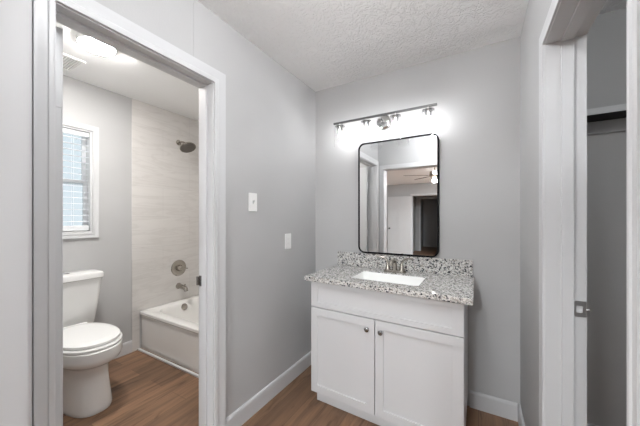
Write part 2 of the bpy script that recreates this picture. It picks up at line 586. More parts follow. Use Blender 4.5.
box(bm, XLo - 0.010, XLo + 0.004, DB1 - 0.012, DB1 - 0.0022, 0.900, 0.950)
new_obj('strike_plate', bm, M['nickel_dark'], d1)['label'] = 'small nickel strike plate'
# slab swung open into the bathroom
bm = bmesh.new()
slab_panels(bm, lambda u, v, n: (XLo - 0.008 - u, 0.386 + n, v + 0.012), 0.62, 2.02, 0.035)
slab = new_obj('door_slab', bm, M['trim'], d1)
bm = bmesh.new()
for zz in (0.22, 1.02, 1.72):
    box(bm, XLo - 0.0078, XLo - 0.0058, 0.389, 0.418, zz, zz + 0.09)
    lathe(bm, (XLo - 0.006, 0.383, zz), (0, 0, 1), [(0, 0.006), (0.09, 0.006)], 12)
new_obj('hinge', bm, M['trim'], slab)
for s, n0 in ((-1, 0.386), (1, 0.421)):
    bm = bmesh.new()
    lathe(bm, (XLo - 0.008 - 0.56, n0, 0.95), (0, s, 0), [(0, .027), (.006, .027), (.008, .012), (.03, .012), (.034, .024), (.05, .028), (.062, .02), (.064, .001)], 20)
    new_obj('door_knob', bm, M['nickel'], slab, smooth=True)

# --- door_2 : closet
d2 = struct_root('door_2', (XR, (DC0 + DC1) / 2, 0), 'white cased doorway into the closet on the right')
bm = bmesh.new()
casing(bm, lambda u, v, n: (XR - n * .7, u, v), DC0, DC1, DCH, 0.046)
new_obj('casing', bm, M['trim'], d2, smooth=True)
bm = bmesh.new()
box(bm, XR, XRo, DC0 - 0.019, DC0, 0, DCH)
box(bm, XR, XRo, DC1, DC1 + 0.019, 0, DCH)
box(bm, XR, XRo, DC0 - 0.019, DC1 + 0.019, DCH, DCH + 0.019)
new_obj('jamb', bm, M['trim'], d2)
bm = bmesh.new()
box(bm, 0.277, 0.314, DC0, DC0 + 0.011, 0, DCH, bev=0.002)
box(bm, 0.277, 0.314, DC1 - 0.011, DC1, 0, DCH, bev=0.002)
box(bm, 0.277, 0.314, DC0 + 0.011, DC1 - 0.011, DCH - 0.011, DCH, bev=0.002)
new_obj('door_stop', bm, M['trim'], d2)
bm = bmesh.new()
out = rrect(0.3155, 0.352, 0.915, 0.975, 0.006, 3)
ringsolid(bm, out, rrect(0.322, 0.340, 0.931, 0.957, 0.003, 3), lambda u, v, d: (u, d, v), DC1 - 0.0025, DC1 - 0.0002)
tube(bm, [(0.350, DC1 - 0.002, 0.945), (0.356, DC1 - 0.004, 0.945), (0.361, DC1 + 0.004, 0.945)], 0.004, 8)
box(bm, 0.349, 0.359, DC1 - 0.004, DC1 - 0.0005, 0.921, 0.969, bev=0.001)
new_obj('strike_plate', bm, M['steel'], d2)['label'] = 'steel strike plate on the jamb'
bm = bmesh.new()
slab_panels(bm, lambda u, v, n: (XRo + 0.012 + u, DC0 - 0.04 + n, v + 0.012), 0.66, 1.955, 0.035)
slab = new_obj('door_slab', bm, M['trim'], d2)

# --- door_3 : the opening the camera stands in (casing on both faces)
d3 = struct_root('door_3', ((EX0 + EX1) / 2, YE1, 0), 'wide cased opening between bedroom and vanity area')
bm = bmesh.new()
casing(bm, lambda u, v, n: (u, YE1 + n * 0.85, v), EX0, EX1, EH, 0.058)
new_obj('casing', bm, M['trim'], d3, smooth=True)
bm = bmesh.new()
casing(bm, lambda u, v, n: (u, YE0 - n, v), EX0, EX1, EH, 0.065)
new_obj('casing', bm, M['trim'], d3, smooth=True)
bm = bmesh.new()
box(bm, EX0 - 0.019, EX0, YE0, YE1, 0, EH)
box(bm, EX1, EX1 + 0.019, YE0, YE1, 0, EH)
box(bm, EX0 - 0.019, EX1 + 0.019, YE0, YE1, EH, EH + 0.019)
new_obj('jamb', bm, M['trim'], d3)

# --- door_4 : bedroom to hallway with white door swung open
d4 = struct_root('door_4', ((HX0 + HX1) / 2, BY0, 0), 'doorway from bedroom to dark hallway with open white panel door')
bm = bmesh.new()
casing(bm, lambda u, v, n: (u, BY0 + n, v), HX0, HX1, HH, 0.060)
new_obj('casing', bm, M['trim'], d4, smooth=True)
bm = bmesh.new()
box(bm, HX0 - 0.019, HX0, BY0 - 0.12, BY0, 0, HH)
box(bm, HX1, HX1 + 0.019, BY0 - 0.12, BY0, 0, HH)
box(bm, HX0 - 0.019, HX1 + 0.019, BY0 - 0.12, BY0, HH, HH + 0.019)
new_obj('jamb', bm, M['trim'], d4)
bm = bmesh.new()
slab_panels(bm, lambda u, v, n: (HX0 - 0.012 - u, BY0 + 0.06 + n, v + 0.012), 0.80, 2.01, 0.035)
slab = new_obj('door_slab', bm, M['trim'], d4)
bm = bmesh.new()
lathe(bm, (HX0 - 0.012 - 0.735, BY0 + 0.095, 0.93), (0, 1, 0), [(0, .03), (.006, .03), (.008, .012), (.03, .012), (.034, .026), (.05, .03), (.062, .02), (.064, .001)], 20)
new_obj('door_knob', bm, M['nickel_dark'], slab, smooth=True)
d5 = struct_root('door_5', (-1.55, -7.0, 0), 'cased doorway at the end of the dark hallway')
bm = bmesh.new()
casing(bm, lambda u, v, n: (u, -7.0 + n, v), -1.95, -1.15, 2.03, 0.060)
new_obj('casing', bm, M['trim'], d5, smooth=True)

# ------------------------------------------------------------------ baseboards and small trims
BBH = 0.112
def bb_x(name, xface, s, y0, y1):
    """board along y on a wall face x = xface, sticking out towards s"""
    prof = [(0, 0), (0.013, 0), (0.013, BBH - 0.018), (0.010, BBH - 0.006), (0.005, BBH), (0, BBH)]
    bm = bmesh.new()
    loft(bm, [[(xface + s * a, y, z) for a, z in prof] for y in (y0, y1)])
    return struct(name, bm, M['trim'])
def bb_y(name, yface, s, x0, x1):
    prof = [(0, 0), (0.013, 0), (0.013, BBH - 0.018), (0.010, BBH - 0.006), (0.005, BBH), (0, BBH)]
    bm = bmesh.new()
    loft(bm, [[(x, yface + s * a, z) for a, z in prof] for x in (x0, x1)])
    return struct(name, bm, M['trim'])
bb_x('baseboard_left', XL, 1, DB1 + 0.077, YB)
bb_y('baseboard_back', YB, -1, XL + 0.014, -1.012)
bb_y('baseboard_back_right', YB, -1, -0.052, XR - 0.014)
bb_x('baseboard_right', XR, -1, DC1 + 0.069, YB)
bb_x('baseboard_bathroom', XW, 1, YE1, 1.3615)
bb_y('baseboard_bedroom', BY0, 1, BX0, HX0 - 0.07)
bb_x('baseboard_closet', XRo, 1, DC1 + 0.03, YB)
bb_y('baseboard_closet_back', YB, -1, XRo + 0.014, CX1)
# thin vertical seam batten above the bathroom door
struct('trim_1', bx(XL, XL + 0.0015, 0.900, 0.920, DBH + 0.078, H), M['wall'], 'thin vertical wall batten above the bathroom door')
# floor strip and base of tub
struct('trim_2', bx(XT, XLo, 1.405, 1.428, 0, 0.016, bev=0.004), M['trim'], 'white quarter round strip along the tub apron')

# ------------------------------------------------------------------ bathroom window
w1 = struct_root('window_1', (XW, (WY0 + WY1) / 2, WZ0), 'white double hung bathroom window')
bm = bmesh.new()
casing(bm, lambda u, v, n: (XW + n, u, v), WY0, WY1, WZ1, 0.042, v0=WZ0 + 0.0, closed=True, reveal=0.003)
new_obj('window_casing', bm, M['trim'], w1, smooth=True)
bm = bmesh.new()
ringsolid(bm, [(WY0, WZ0), (WY1, WZ0), (WY1, WZ1), (WY0, WZ1)],
          [(WY0 + .012, WZ0 + .012), (WY1 - .012, WZ0 + .012), (WY1 - .012, WZ1 - .012), (WY0 + .012, WZ1 - .012)],
          lambda u, v, d: (d, u, v), XW - 0.12, XW)
new_obj('window_jamb', bm, M['trim'], w1)
zm = 1.595
def sash(z0, z1, x0, x1, nm):
    bm = bmesh.new()
    a, b = WY0 + .012, WY1 - .012
    ringsolid(bm, [(a, z0), (b, z0), (b, z1), (a, z1)], [(a + .026, z0 + .026), (b - .026, z0 + .026), (b - .026, z1 - .026), (a + .026, z1 - .026)],
              lambda u, v, d: (d, u, v), x0, x1)
    s = new_obj('window_sash', bm, M['vinyl'], w1)
    new_obj('pane', bx((x0 + x1) / 2 - .002, (x0 + x1) / 2 + .002, a + .0262, b - .0262, z0 + .0262, z1 - .0262), M['pane'], s)
sash(WZ0 + .012, zm + .02, XW - .085, XW - .062, 'l')
sash(zm - .02, WZ1 - .012, XW - .112, XW - .089, 'u')
# horizontal blind
bl = thing('window_blind', 'white horizontal slat blind hanging in the bathroom window', 'blind', (XW - 0.03, (WY0 + WY1) / 2, WZ1 - 0.02))
new_obj('head_rail', bx(XW - 0.055, XW - 0.012, WY0 + .016, WY1 - .016, WZ1 - .050, WZ1 - .014), M['blind'], bl)
bm = bmesh.new()
zz = WZ1 - .075
tilt = math.radians(-2)
while zz > WZ0 + 0.085:
    dx, dz = 0.023 * math.cos(tilt), 0.023 * math.sin(tilt)
    c = Vector((XW - 0.034, 0, zz))
    prof = [(-dx, -dz), (0, 0.002), (dx, dz), (dx, dz - .0022), (0, -.0006), (-dx, -dz - .0022)]
    loft(bm, [[(c.x + a, y, c.z + b) for a, b in prof] for y in (WY0 + .018, WY1 - .018)])
    zz -= 0.050
new_obj('slats', bm, M['blind'], bl)
new_obj('bottom_rail', bx(XW - 0.056, XW - 0.012, WY0 + .018, WY1 - .018, WZ0 + .018, WZ0 + .060, bev=.003), M['blind'], bl)
for yy in (WY0 + .12, WY1 - .12):
    bm = bmesh.new()
    tube(bm, [(XW - .0575, yy, WZ1 - .045), (XW - .0575, yy, WZ0 + .016), (XW - .0105, yy, WZ0 + .016), (XW - .0105, yy, WZ1 - .045)], 0.0009, 6)
    new_obj('ladder_cord', bm, M['blind'], bl)

# bedroom window
w2 = struct_root('window_2', (BX1, (bw0 + bw1) / 2, 0.8), 'wide bedroom window')
bm = bmesh.new()
casing(bm, lambda u, v, n: (BX1 - n, u, v), bw0, bw1, 2.1, 0.06, v0=0.8, closed=True)
new_obj('window_casing', bm, M['trim'], w2, smooth=True)
bm = bmesh.new()
ringsolid(bm, [(bw0, .8), (bw1, .8), (bw1, 2.1), (bw0, 2.1)], [(bw0 + .05, .85), (bw1 - .05, .85), (bw1 - .05, 2.05), (bw0 + .05, 2.05)],
          lambda u, v, d: (d, u, v), BX1 + .04, BX1 + .09)
box(bm, BX1 + .045, BX1 + .085, (bw0 + bw1) / 2 - .03, (bw0 + bw1) / 2 + .03, .85, 2.05)
s = new_obj('window_sash', bm, M['vinyl'], w2)
bm = bmesh.new()
box(bm, BX1 + .06, BX1 + .064, bw0 + .051, (bw0 + bw1) / 2 - .031, .851, 2.049)
box(bm, BX1 + .06, BX1 + .064, (bw0 + bw1) / 2 + .031, bw1 - .051, .851, 2.049)
new_obj('pane', bm, M['pane'], s)

# ------------------------------------------------------------------ vanity
SKEW[0] = True
VX0, VX1, VF = -1.004, -0.063, 1.600
van = thing('vanity_cabinet', 'white shaker vanity cabinet with two doors under the granite top', 'cabinet', ((VX0 + VX1) / 2, 1.86, 0))
bm = bmesh.new()
T = 0.016
box(bm, VX0, VX0 + T, VF + 0.021, YB - .002, 0.088, 0.858)
box(bm, VX1 - T, VX1, VF + 0.021, YB - .002, 0.088, 0.858)
box(bm, VX0 + T, VX1 - T, YB - .014, YB - .002, 0.088, 0.858)
box(bm, VX0 + T, VX1 - T, VF + 0.021, YB - .014, 0.088, 0.104)
box(bm, VX0 + T, VX1 - T, VF + 0.021, VF + .039, 0.662, 0.688)
box(bm, VX0 + T, VX1 - T, VF + 0.021, VF + .039, 0.835, 0.858)
box(bm, VX0 + T, VX0 + .04, VF + 0.021, VF + .039, 0.104, 0.835)
box(bm, VX1 - .04, VX1 - T, VF + 0.021, VF + .039, 0.104, 0.835)
box(bm, -0.555, -0.515, VF + 0.021, VF + .039, 0.104, 0.662)
new_obj('cabinet_body', bm, M['cabinet'], van)
bm = bmesh.new()
box(bm, VX0 + .012, VX1 - .012, VF + 0.062, VF + .077, 0, 0.088)
box(bm, VX0 + .012, VX0 + .028, VF + 0.077, YB - .02, 0, 0.088)
box(bm, VX1 - .028, VX1 - .012, VF + 0.077, YB - .02, 0, 0.088)
new_obj('toe_kick', bm, M['cabinet'], van)
def shaker(name, x0, x1, z0, z1, fz=0.052):
    fw = 0.052
    bm = bmesh.new()
    o = [(x0, z0), (x1, z0), (x1, z1), (x0, z1)]
    i = [(x0 + fw, z0 + fz), (x1 - fw, z0 + fz), (x1 - fw, z1 - fz), (x0 + fw, z1 - fz)]
    ringsolid(bm, o, i, lambda u, v, d: (u, d, v), VF, VF + 0.019)
    box(bm, x0 + fw - .003, x1 - fw + .003, VF + 0.0085, VF + 0.0175, z0 + fz - .003, z1 - fz + .003)
    return new_obj(name, bm, M['cabinet'], van, bevel=0.0012)
shaker('false_drawer_front', VX0 + .001, VX1 - .001, 0.680, 0.855, 0.034)
VM = -0.5415
for x0, x1, kx in ((VX0 + .001, VM - .0025, -0.586), (VM + .0025, VX1 - .001, -0.500)):
    dr = shaker('cabinet_door', x0, x1, 0.094, 0.674)
    bm = bmesh.new()
    lathe(bm, (kx, VF, 0.612), (0, -1, 0), [(0, .008), (.003, .006), (.012, .0055), (.016, .011), (.020, .0148), (.024, .0148), (.028, .010), (.0285, .001)], 24)
    new_obj('knob', bm, M['nickel_dark'], dr, smooth=True)['label'] = 'round satin nickel knob'

# countertop
CX0, CXE, CF, CZ = -1.043, -0.022, 1.570, 0.890
ct = thing('countertop', 'white and black speckled granite top with backsplash on the white vanity', 'countertop', ((CX0 + CXE) / 2, 1.86, 0.86))
SX0, SX1, SY0, SY1 = -0.750, -0.305, 1.688, 1.955
bm = bmesh.new()
ringsolid(bm, rrect(CX0, CXE, CF, YB - .002, 0.003, 6), rrect(SX0, SX1, SY0, SY1, 0.022, 6), lambda u, v, d: (u, v, d), CZ - 0.032, CZ)
new_obj('slab', bm, M['granite'], ct, bevel=0.003)
new_obj('backsplash', bx(CX0 - .008, CXE - .012, YB - .022, YB - .002, CZ + .0002, 1.001, bev=.002), M['granite'], ct)
# sink
sk = thing('sink', 'white rectangular undermount sink set into the granite top', 'sink', ((SX0 + SX1) / 2, (SY0 + SY1) / 2, 0.72))
bm = bmesh.new()
g = .004
rings = []
for (i, z, r) in ((-.02, CZ - .0325, .03), (.0012, CZ - .0325, .022), (.0012, CZ - .004, .022), (.003, CZ - .004, .022), (.006, CZ - .05, .03), (.012, CZ - .12, .04), (.03, CZ - .150, .05), (.08, CZ - .158, .04)):
    rings.append([(u, v, z) for u, v in rrect(SX0 + i, SX1 - i, SY0 + i, SY1 - i, r, 6)])
under = [[(p[0] + 0, p[1], p[2] - .010) for p in r] for r in reversed(rings[1:])]
inner_last = rings[-1]
vr = loft(bm, rings, False, True)
vr2 = loft(bm, [[(u, v, CZ - .170) for u, v in rrect(SX0 + .07, SX1 - .07, SY0 + .07, SY1 - .07, .04, 6)],
                [(u, v, CZ - .13) for u, v in rrect(SX0 - .005, SX1 + .005, SY0 - .005, SY1 + .005, .04, 6)],
                [(u, v, CZ - .045) for u, v in rrect(SX0 - .02, SX1 + .02, SY0 - .02, SY1 + .02, .03, 6)],
                [(u, v, CZ - .0325) for u, v in rrect(SX0 - .02, SX1 + .02, SY0 - .02, SY1 + .02, .03, 6)]], True, False)
bmesh.ops.remove_doubles(bm, verts=bm.verts[:], dist=0.0002)
new_obj('basin', bm, M['sink'], sk, smooth=True)
bm = bmesh.new()
lathe(bm, ((SX0 + SX1) / 2, 1.84, CZ - .1578), (0, 0, 1), [(0, .022), (.002, .022), (.003, .018), (.001, .014), (.003, .010), (.004, .001)], 20)
new_obj('drain', bm, M['chrome'], sk, smooth=True)

# faucet
FX, FY = -0.535, 2.025
fa = thing('faucet', 'brushed nickel two handle faucet behind the sink on the granite top', 'faucet', (FX, FY, CZ))
bm = bmesh.new()
plate(bm, rrect(FX - .080, FX + .080, FY - .026, FY + .026, .024, 6), lambda u, v, d: (u, v, d), CZ + .0005, CZ + .010)
plate(bm, rrect(FX - .076, FX + .076, FY - .022, FY + .022, .020, 6), lambda u, v, d: (u, v, d), CZ + .010, CZ + .016)
new_obj('deck_plate', bm, M['nickel'], fa, smooth=True)
bm = bmesh.new()
tube(bm, [(FX, FY, CZ + .012), (FX, FY, CZ + .045), (FX, FY - .006, CZ + .075), (FX, FY - .03, CZ + .098), (FX, FY - .06, CZ + .100),
          (FX, FY - .09, CZ + .088), (FX, FY - .108, CZ + .068)], [.020, .017, .015, .014, .0135, .0135, .0135], 18)
new_obj('spout', bm, M['nickel'], fa, smooth=True)
for s in (-1, 1):
    bm = bmesh.new()
    hx = FX + s * .051
    lathe(bm, (hx, FY, CZ + .012), (0, 0, 1), [(0, .021), (.012, .019), (.028, .014), (.046, .013), (.054, .010), (.055, .001)], 20)
    tube(bm, [(hx, FY, CZ + .052), (hx + s * .006, FY - .002, CZ + .080), (hx + s * .020, FY - .004, CZ + .098), (hx + s * .050, FY - .006, CZ + .108), (hx + s * .082, FY - .008, CZ + .108)],
         [.010, .009, .0075, .0065, .006], 12)
    new_obj('handle', bm, M['nickel'], fa, smooth=True)

SKEW[0] = False
# ------------------------------------------------------------------ mirror
MX0, MX1, MZ0, MZ1 = -0.856, -0.243, 1.005, 1.898
mi = thing('mirror', 'rectangular wall mirror with rounded corners and thin black frame above the faucet', 'mirror', ((MX0 + MX1) / 2, YB, MZ0))
fxz = lambda u, v, d: (u, d, v)
bm = bmesh.new()
ringsolid(bm, rrect(MX0, MX1, MZ0, MZ1, .052, 10), rrect(MX0 + .011, MX1 - .011, MZ0 + .011, MZ1 - .011, .042, 10), fxz, YB - .032, YB - .001)
new_obj('frame', bm, M['black'], mi, smooth=True)
bm = bmesh.new()
plate(bm, rrect(MX0 + .0111, MX1 - .0111, MZ0 + .0111, MZ1 - .0111, .0419, 10), fxz, YB - .027, YB - .021)
new_obj('mirror_glass', bm, M['mirror'], mi)

# ------------------------------------------------------------------ vanity light
LY, LZ, LC = 1.990, 2.058, -0.633
vl = thing('vanity_light', 'four bulb bar light with clear glass shades on the wall above the mirror', 'light', (LC, YB, LZ))
bm = bmesh.new()
lathe(bm, (LC - .015, YB - .001, 2.045), (0, -1, 0), [(0, .060), (.012, .060), (.020, .054), (.024, .040), (.026, .020), (.034, .018), (.036, .001)], 32)
new_obj('backplate', bm, M['chrome'], vl, smooth=True)
bm = bmesh.new()
tube(bm, [(LC - .015, YB - .03, 2.050), (LC - .015, YB - .08, 2.052), (LC - .015, LY + .006, LZ)], .0075, 14)
new_obj('arm', bm, M['chrome'], vl, smooth=True)
bm = bmesh.new()
box(bm, LC - .392, LC + .392, LY - .007, LY + .007, LZ - .007, LZ + .007, bev=.0015)
new_obj('bar', bm, M['bar'], vl)
for k in range(4):
    x = LC + (-.336, -.112, .112, .336)[k]
    bm = bmesh.new()
    lathe(bm, (x, LY, LZ - .006), (0, 0, -1), [(0, .007), (.012, .007), (.014, .020), (.020, .021), (.0205, .040), (.0235, .040), (.0240, .022), (.050, .022), (.052, .001)], 24)
    so = new_obj('socket', bm, M['chrome'], vl, smooth=True)
    bm = bmesh.new()
    zt, zb = LZ - .0302, LZ - .190
    n = 40
    def ring(r, z):
        return [(x + r * math.cos(2 * PI * i / n), LY + r * math.sin(2 * PI * i / n), z) for i in range(n)]
    loft(bm, [ring(.0235, zt), ring(.042, zt - .002), ring(.0455, zt - .010), ring(.0475, zb + .002), ring(.0470, zb), ring(.0445, zb), ring(.0440, zb + .003),
              ring(.0425, zt - .012), ring(.038, zt - .005), ring(.0235, zt - .003)], False, False)
    new_obj('glass_shade', bm, M['glass'], vl, smooth=True)['label'] = 'clear glass cylinder shade'
    bm = bmesh.new()
    z0 = LZ - .0585
    lathe(bm, (x, LY, z0), (0, 0, -1), [(0, .009), (.006, .011), (.016, .0155), (.036, .0155), (.048, .011), (.055, .005), (.056, .001)], 20)
    bu = new_obj('bulb', bm, M['glass'], vl, smooth=True)
    bu['label'] = 'clear glowing bulb'
    bm = bmesh.new()
    lathe(bm, (x, LY, z0 - .006), (0, 0, -1), [(0, .002), (.003, .0045), (.032, .0045), (.035, .002)], 12)
    new_obj('filament', bm, M['bulb'], bu, smooth=True)

# ------------------------------------------------------------------ wall plates
ls = thing('light_switch', 'white toggle light switch, the higher wall plate nearest the bathroom door', 'switch', (XL, 1.330, 1.393))
fyz = lambda u, v, d: (XL + d, u, v)
bm = bmesh.new()
plate(bm, rrect(1.293, 1.367, 1.333, 1.453, .004, 3), fyz, 0.0002, .004)
plate(bm, rrect(1.296, 1.364, 1.336, 1.450, .004, 3), fyz, 0.004, .006)
new_obj('cover_plate', bm, M['plastic'], ls)
bm = bmesh.new()
box(bm, XL + .006, XL + .0068, 1.3245, 1.3355, 1.381, 1.405)
loft(bm, [[(XL + .006, 1.326, 1.386), (XL + .006, 1.334, 1.386), (XL + .006, 1.334, 1.402), (XL + .006, 1.326, 1.402)],
          [(XL + .018, 1.327, 1.398), (XL + .018, 1.333, 1.398), (XL + .018, 1.333, 1.406), (XL + .018, 1.327, 1.406)]])
new_obj('toggle', bm, M['greyplastic'], ls)
ot = thing('outlet', 'white wall plate with rectangular insert, lower one beside the vanity', 'outlet', (XL, 1.713, 1.108))
bm = bmesh.new()
ringsolid(bm, rrect(1.676, 1.750, 1.048, 1.168, .004, 3), rrect(1.696, 1.730, 1.075, 1.141, .002, 3), fyz, 0.0002, .0055)
new_obj('cover_plate', bm, M['plastic'], ot, bevel=.001)
bm = bmesh.new()
plate(bm, rrect(1.6965, 1.7295, 1.0755, 1.1405, .002, 3), fyz, 0.0002, .0045)
ins = new_obj('insert', bm, M['plastic'], ot)
for zc in (1.091, 1.125):
    bm = bmesh.new()
    box(bm, XL + .0045, XL + .0049, 1.7065, 1.7085, zc - .004, zc + .005)
    box(bm, XL + .0045, XL + .0049, 1.7175, 1.7195, zc - .004, zc + .005)
    new_obj('slot', bm, M['greyplastic'], ins)

# ------------------------------------------------------------------ toilet (faces +x)
TY = 0.830
to = thing('toilet', 'white two piece toilet standing below the bathroom window', 'toilet', (-2.45, TY, 0))
def secs(bm, S, n=44, cap0=True, cap1=True):
    loft(bm, [[(x, y, z) for x, y in sell(cx, TY, a, b, p, n)] for z, cx, a, b, p in S], cap0, cap1)
bm = bmesh.new()
secs(bm, [(0.0, -2.470, .300, .128, 2.6), (.012, -2.470, .304, .132, 2.6), (.03, -2.470, .302, .130, 2.6), (.12, -2.472, .292, .120, 2.6),
          (.22, -2.475, .284, .114, 2.5), (.285, -2.470, .283, .116, 2.4), (.305, -2.462, .288, .130, 2.3), (.322, -2.440, .305, .158, 2.2), (.345, -2.415, .312, .178, 2.2),
          (.375, -2.405, .314, .186, 2.2), (.426, -2.405, .312, .186, 2.2), (.432, -2.405, .306, .180, 2.2)])
box(bm, -2.872, -2.60, TY - .125, TY + .125, .300, .426, bev=.02)
new_obj('bowl', bm, M['porcelain'], to, smooth=True)
bm = bmesh.new()
secs(bm, [(.4325, -2.380, .270, .178, 2.2), (.438, -2.380, .276, .184, 2.2), (.448, -2.380, .276, .184, 2.2), (.454, -2.380, .270, .178, 2.2)])
new_obj('seat', bm, M['seat'], to, smooth=True)
bm = bmesh.new()
secs(bm, [(.4555, -2.388, .262, .170, 2.2), (.461, -2.388, .268, .176, 2.2), (.474, -2.388, .266, .174, 2.2), (.480, -2.390, .250, .160, 2.2), (.483, -2.39, .20, .12, 2.2)])
lathe(bm, (-2.652, TY - .10, .466), (0, 1, 0), [(0, .001), (0, .012), (.2, .012), (.2, .001)], 16)
new_obj('lid', bm, M['seat'], to, smooth=True)
bm = bmesh.new()
def trr(z, x0, x1, hy, r):
    return [(u, v, z) for u, v in rrect(x0, x1, TY - hy, TY + hy, r, 6)]
loft(bm, [trr(.4265, -2.855, -2.715, .165, .03), trr(.445, -2.866, -2.702, .178, .03), trr(.62, -2.872, -2.690, .204, .032), trr(.800, -2.876, -2.682, .220, .034)])
new_obj('tank', bm, M['porcelain'], to, smooth=True)
bm = bmesh.new()
loft(bm, [trr(.8005, -2.876, -2.676, .224, .034), trr(.806, -2.880, -2.668, .231, .036), trr(.838, -2.880, -2.668, .231, .036), trr(.849, -2.876, -2.674, .225, .034), trr(.853, -2.868, -2.684, .214, .03)])
tl = new_obj('tank_lid', bm, M['porcelain'], to, smooth=True)
for s in (-1, 1):
    bm = bmesh.new()
    lathe(bm, (-2.775, TY + s * .019, .8532), (0, 0, 1), [(0, .017), (.003, .017), (.005, .014), (.0055, .001)], 20)
    new_obj('flush_button', bm, M['chrome'], tl, smooth=True)['label'] = 'chrome flush button'
# supply line
bm = bmesh.new()
tube(bm, [(-2.874, .66, .17), (-2.84, .66, .17), (-2.815, .665, .19), (-2.80, .675, .30), (-2.79, .69, .4290)], .006, 10)
lathe(bm, (-2.888, .66, .17), (1, 0, 0), [(0, .028), (.004, .028), (.008, .010), (.04, .010), (.041, .001)], 16)
new_obj('supply_line', bm, M['steel'], to, smooth=True)

# ------------------------------------------------------------------ bathtub
TB0, TB1, TF, TBK, TZ = XW + .0002, XLo - .0002, 1.430, YBF - .0002, 0.372
tb = thing('bathtub', 'white alcove bathtub against the marble tile wall', 'bathtub', ((TB0 + TB1) / 2, (TF + TBK) / 2, 0))
bm = bmesh.new()
o_rim = lambda i, z: [(u, v, z) for u, v in rrect(TB0 + i, TB1 - i, TF + i, TBK - i, .012, 8)]
def inn(x0, x1, y0, y1, z, r): return [(u, v, z) for u, v in rrect(x0, x1, y0, y1, r, 8)]
ix0, ix1, iy0, iy1 = TB0 + .085, TB1 - .08, TF + .085, TBK - .06
loft(bm, [[(u, v + .018, .03) for u, v, z in o_rim(.0, 0)], [(u, v + (.016 if v < 1.8 else 0), TZ - .045) for u, v, z in o_rim(0, 0)], o_rim(0, TZ - .028), o_rim(0, TZ - .006), o_rim(.006, TZ),
          inn(ix0, ix1, iy0, iy1, TZ, .13), inn(ix0 + .008, ix1 - .008, iy0 + .008, iy1 - .008, TZ - .006, .13),
          inn(ix0 + .022, ix1 - .03, iy0 + .02, iy1 - .02, TZ - .04, .12), inn(ix0 + .05, ix1 - .12, iy0 + .05, iy1 - .05, .12, .11),
          inn(ix0 + .09, ix1 - .18, iy0 + .09, iy1 - .09, .07, .09)], True, True)
for v in bm.verts:
    v.co.y = min(v.co.y, TBK)
new_obj('tub_shell', bm, M['tub'], tb, smooth=True)
bm = bmesh.new()
box(bm, TB0, TB1, TF + .022, TF + .03, 0.0, .035)
new_obj('apron_base', bm, M['tub'], tb)
bm = bmesh.new()
ox = ix0 + .024
lathe(bm, (ox - .004, 1.835, .318), (1, 0, .22), [(0, .036), (.006, .036), (.010, .030), (.011, .012), (.012, .001)], 24)
new_obj('overflow_plate', bm, M['nickel'], tb, smooth=True)
bm = bmesh.new()
lathe(bm, (ix0 + .20, 1.835, .0702), (0, 0, 1), [(0, .03), (.004, .03), (.006, .02), (.007, .001)], 20)
new_obj('drain', bm, M['nickel'], tb, smooth=True)

# tub and shower fittings
SYC = 1.832
sh = thing('shower_fixture', 'round brushed nickel shower head on a short arm high on the tile wall', 'shower', (XT, SYC, 2.12))
bm = bmesh.new()
lathe(bm, (XT + .0003, SYC, 2.125), (1, 0, 0), [(0, .030), (.004, .030), (.012, .018), (.014, .010), (.015, .001)], 24)
new_obj('flange', bm, M['nickel'], sh, smooth=True)
bm = bmesh.new()
tube(bm, [(XT + .008, SYC, 2.125), (XT + .05, SYC, 2.127), (XT + .09, SYC, 2.118), (XT + .125, SYC, 2.092)], .0095, 14)
new_obj('arm', bm, M['nickel'], sh, smooth=True)
hc = Vector((XT + .165, SYC, 2.052)); ax = Vector((.50, -.0, -.87)).normalized()
bm = bmesh.new()
lathe(bm, hc - ax * .052, ax, [(0, .001), (0, .014), (.014, .017), (.024, .020), (.034, .045), (.044, .078), (.054, .083), (.060, .082), (.061, .001)], 32)
hd = new_obj('shower_head', bm, M['nickel'], sh, smooth=True)
bm = bmesh.new()
lathe(bm, hc + ax * .0092, ax, [(0, .001), (0, .076), (.003, .075), (.0035, .001)], 32)
for r_, cnt in ((.02, 6), (.042, 12), (.063, 18)):
    u = ax.orthogonal().normalized(); w = ax.cross(u)
    for k in range(cnt):
        t = 2 * PI * k / cnt
        lathe(bm, hc + ax * .0122 + (u * math.cos(t) + w * math.sin(t)) * r_, ax, [(0, .003), (.003, .002)], 6)
new_obj('nozzle_plate', bm, M['nozzle'], hd)
va = thing('shower_valve', 'round brushed nickel shower valve with small lever above the tub spout', 'valve', (XT, SYC, .735))
bm = bmesh.new()
lathe(bm, (XT + .0003, SYC, .735), (1, 0, 0), [(0, .088), (.004, .088), (.009, .082), (.012, .060), (.013, .001)], 40)
new_obj('escutcheon', bm, M['nickel'], va, smooth=True)
bm = bmesh.new()
lathe(bm, (XT + .013, SYC, .735), (1, 0, 0), [(0, .036), (.02, .034), (.034, .028), (.056, .024), (.062, .020), (.063, .001)], 28)
tube(bm, [(XT + .062, SYC, .735), (XT + .068, SYC + .03, .732), (XT + .070, SYC + .062, .727)], [.010, .008, .006], 12)
new_obj('lever', bm, M['nickel'], va, smooth=True)
ts = thing('tub_spout', 'brushed nickel tub spout on the tile wall just above the tub', 'spout', (XT, SYC, .535))
bm = bmesh.new()
tube(bm, [(XT + .0005, SYC, .535), (XT + .012, SYC, .535), (XT + .06, SYC, .534), (XT + .105, SYC, .528), (XT + .130, SYC, .516), (XT + .140, SYC, .494)],
     [.034, .026, .024, .024, .022, .019], 20)
lathe(bm, (XT + .115, SYC, .545), (0, 0, 1), [(0, .005), (.016, .005), (.017, .009), (.024, .009), (.025, .001)], 12)
new_obj('spout_body', bm, M['nickel'], ts, smooth=True)

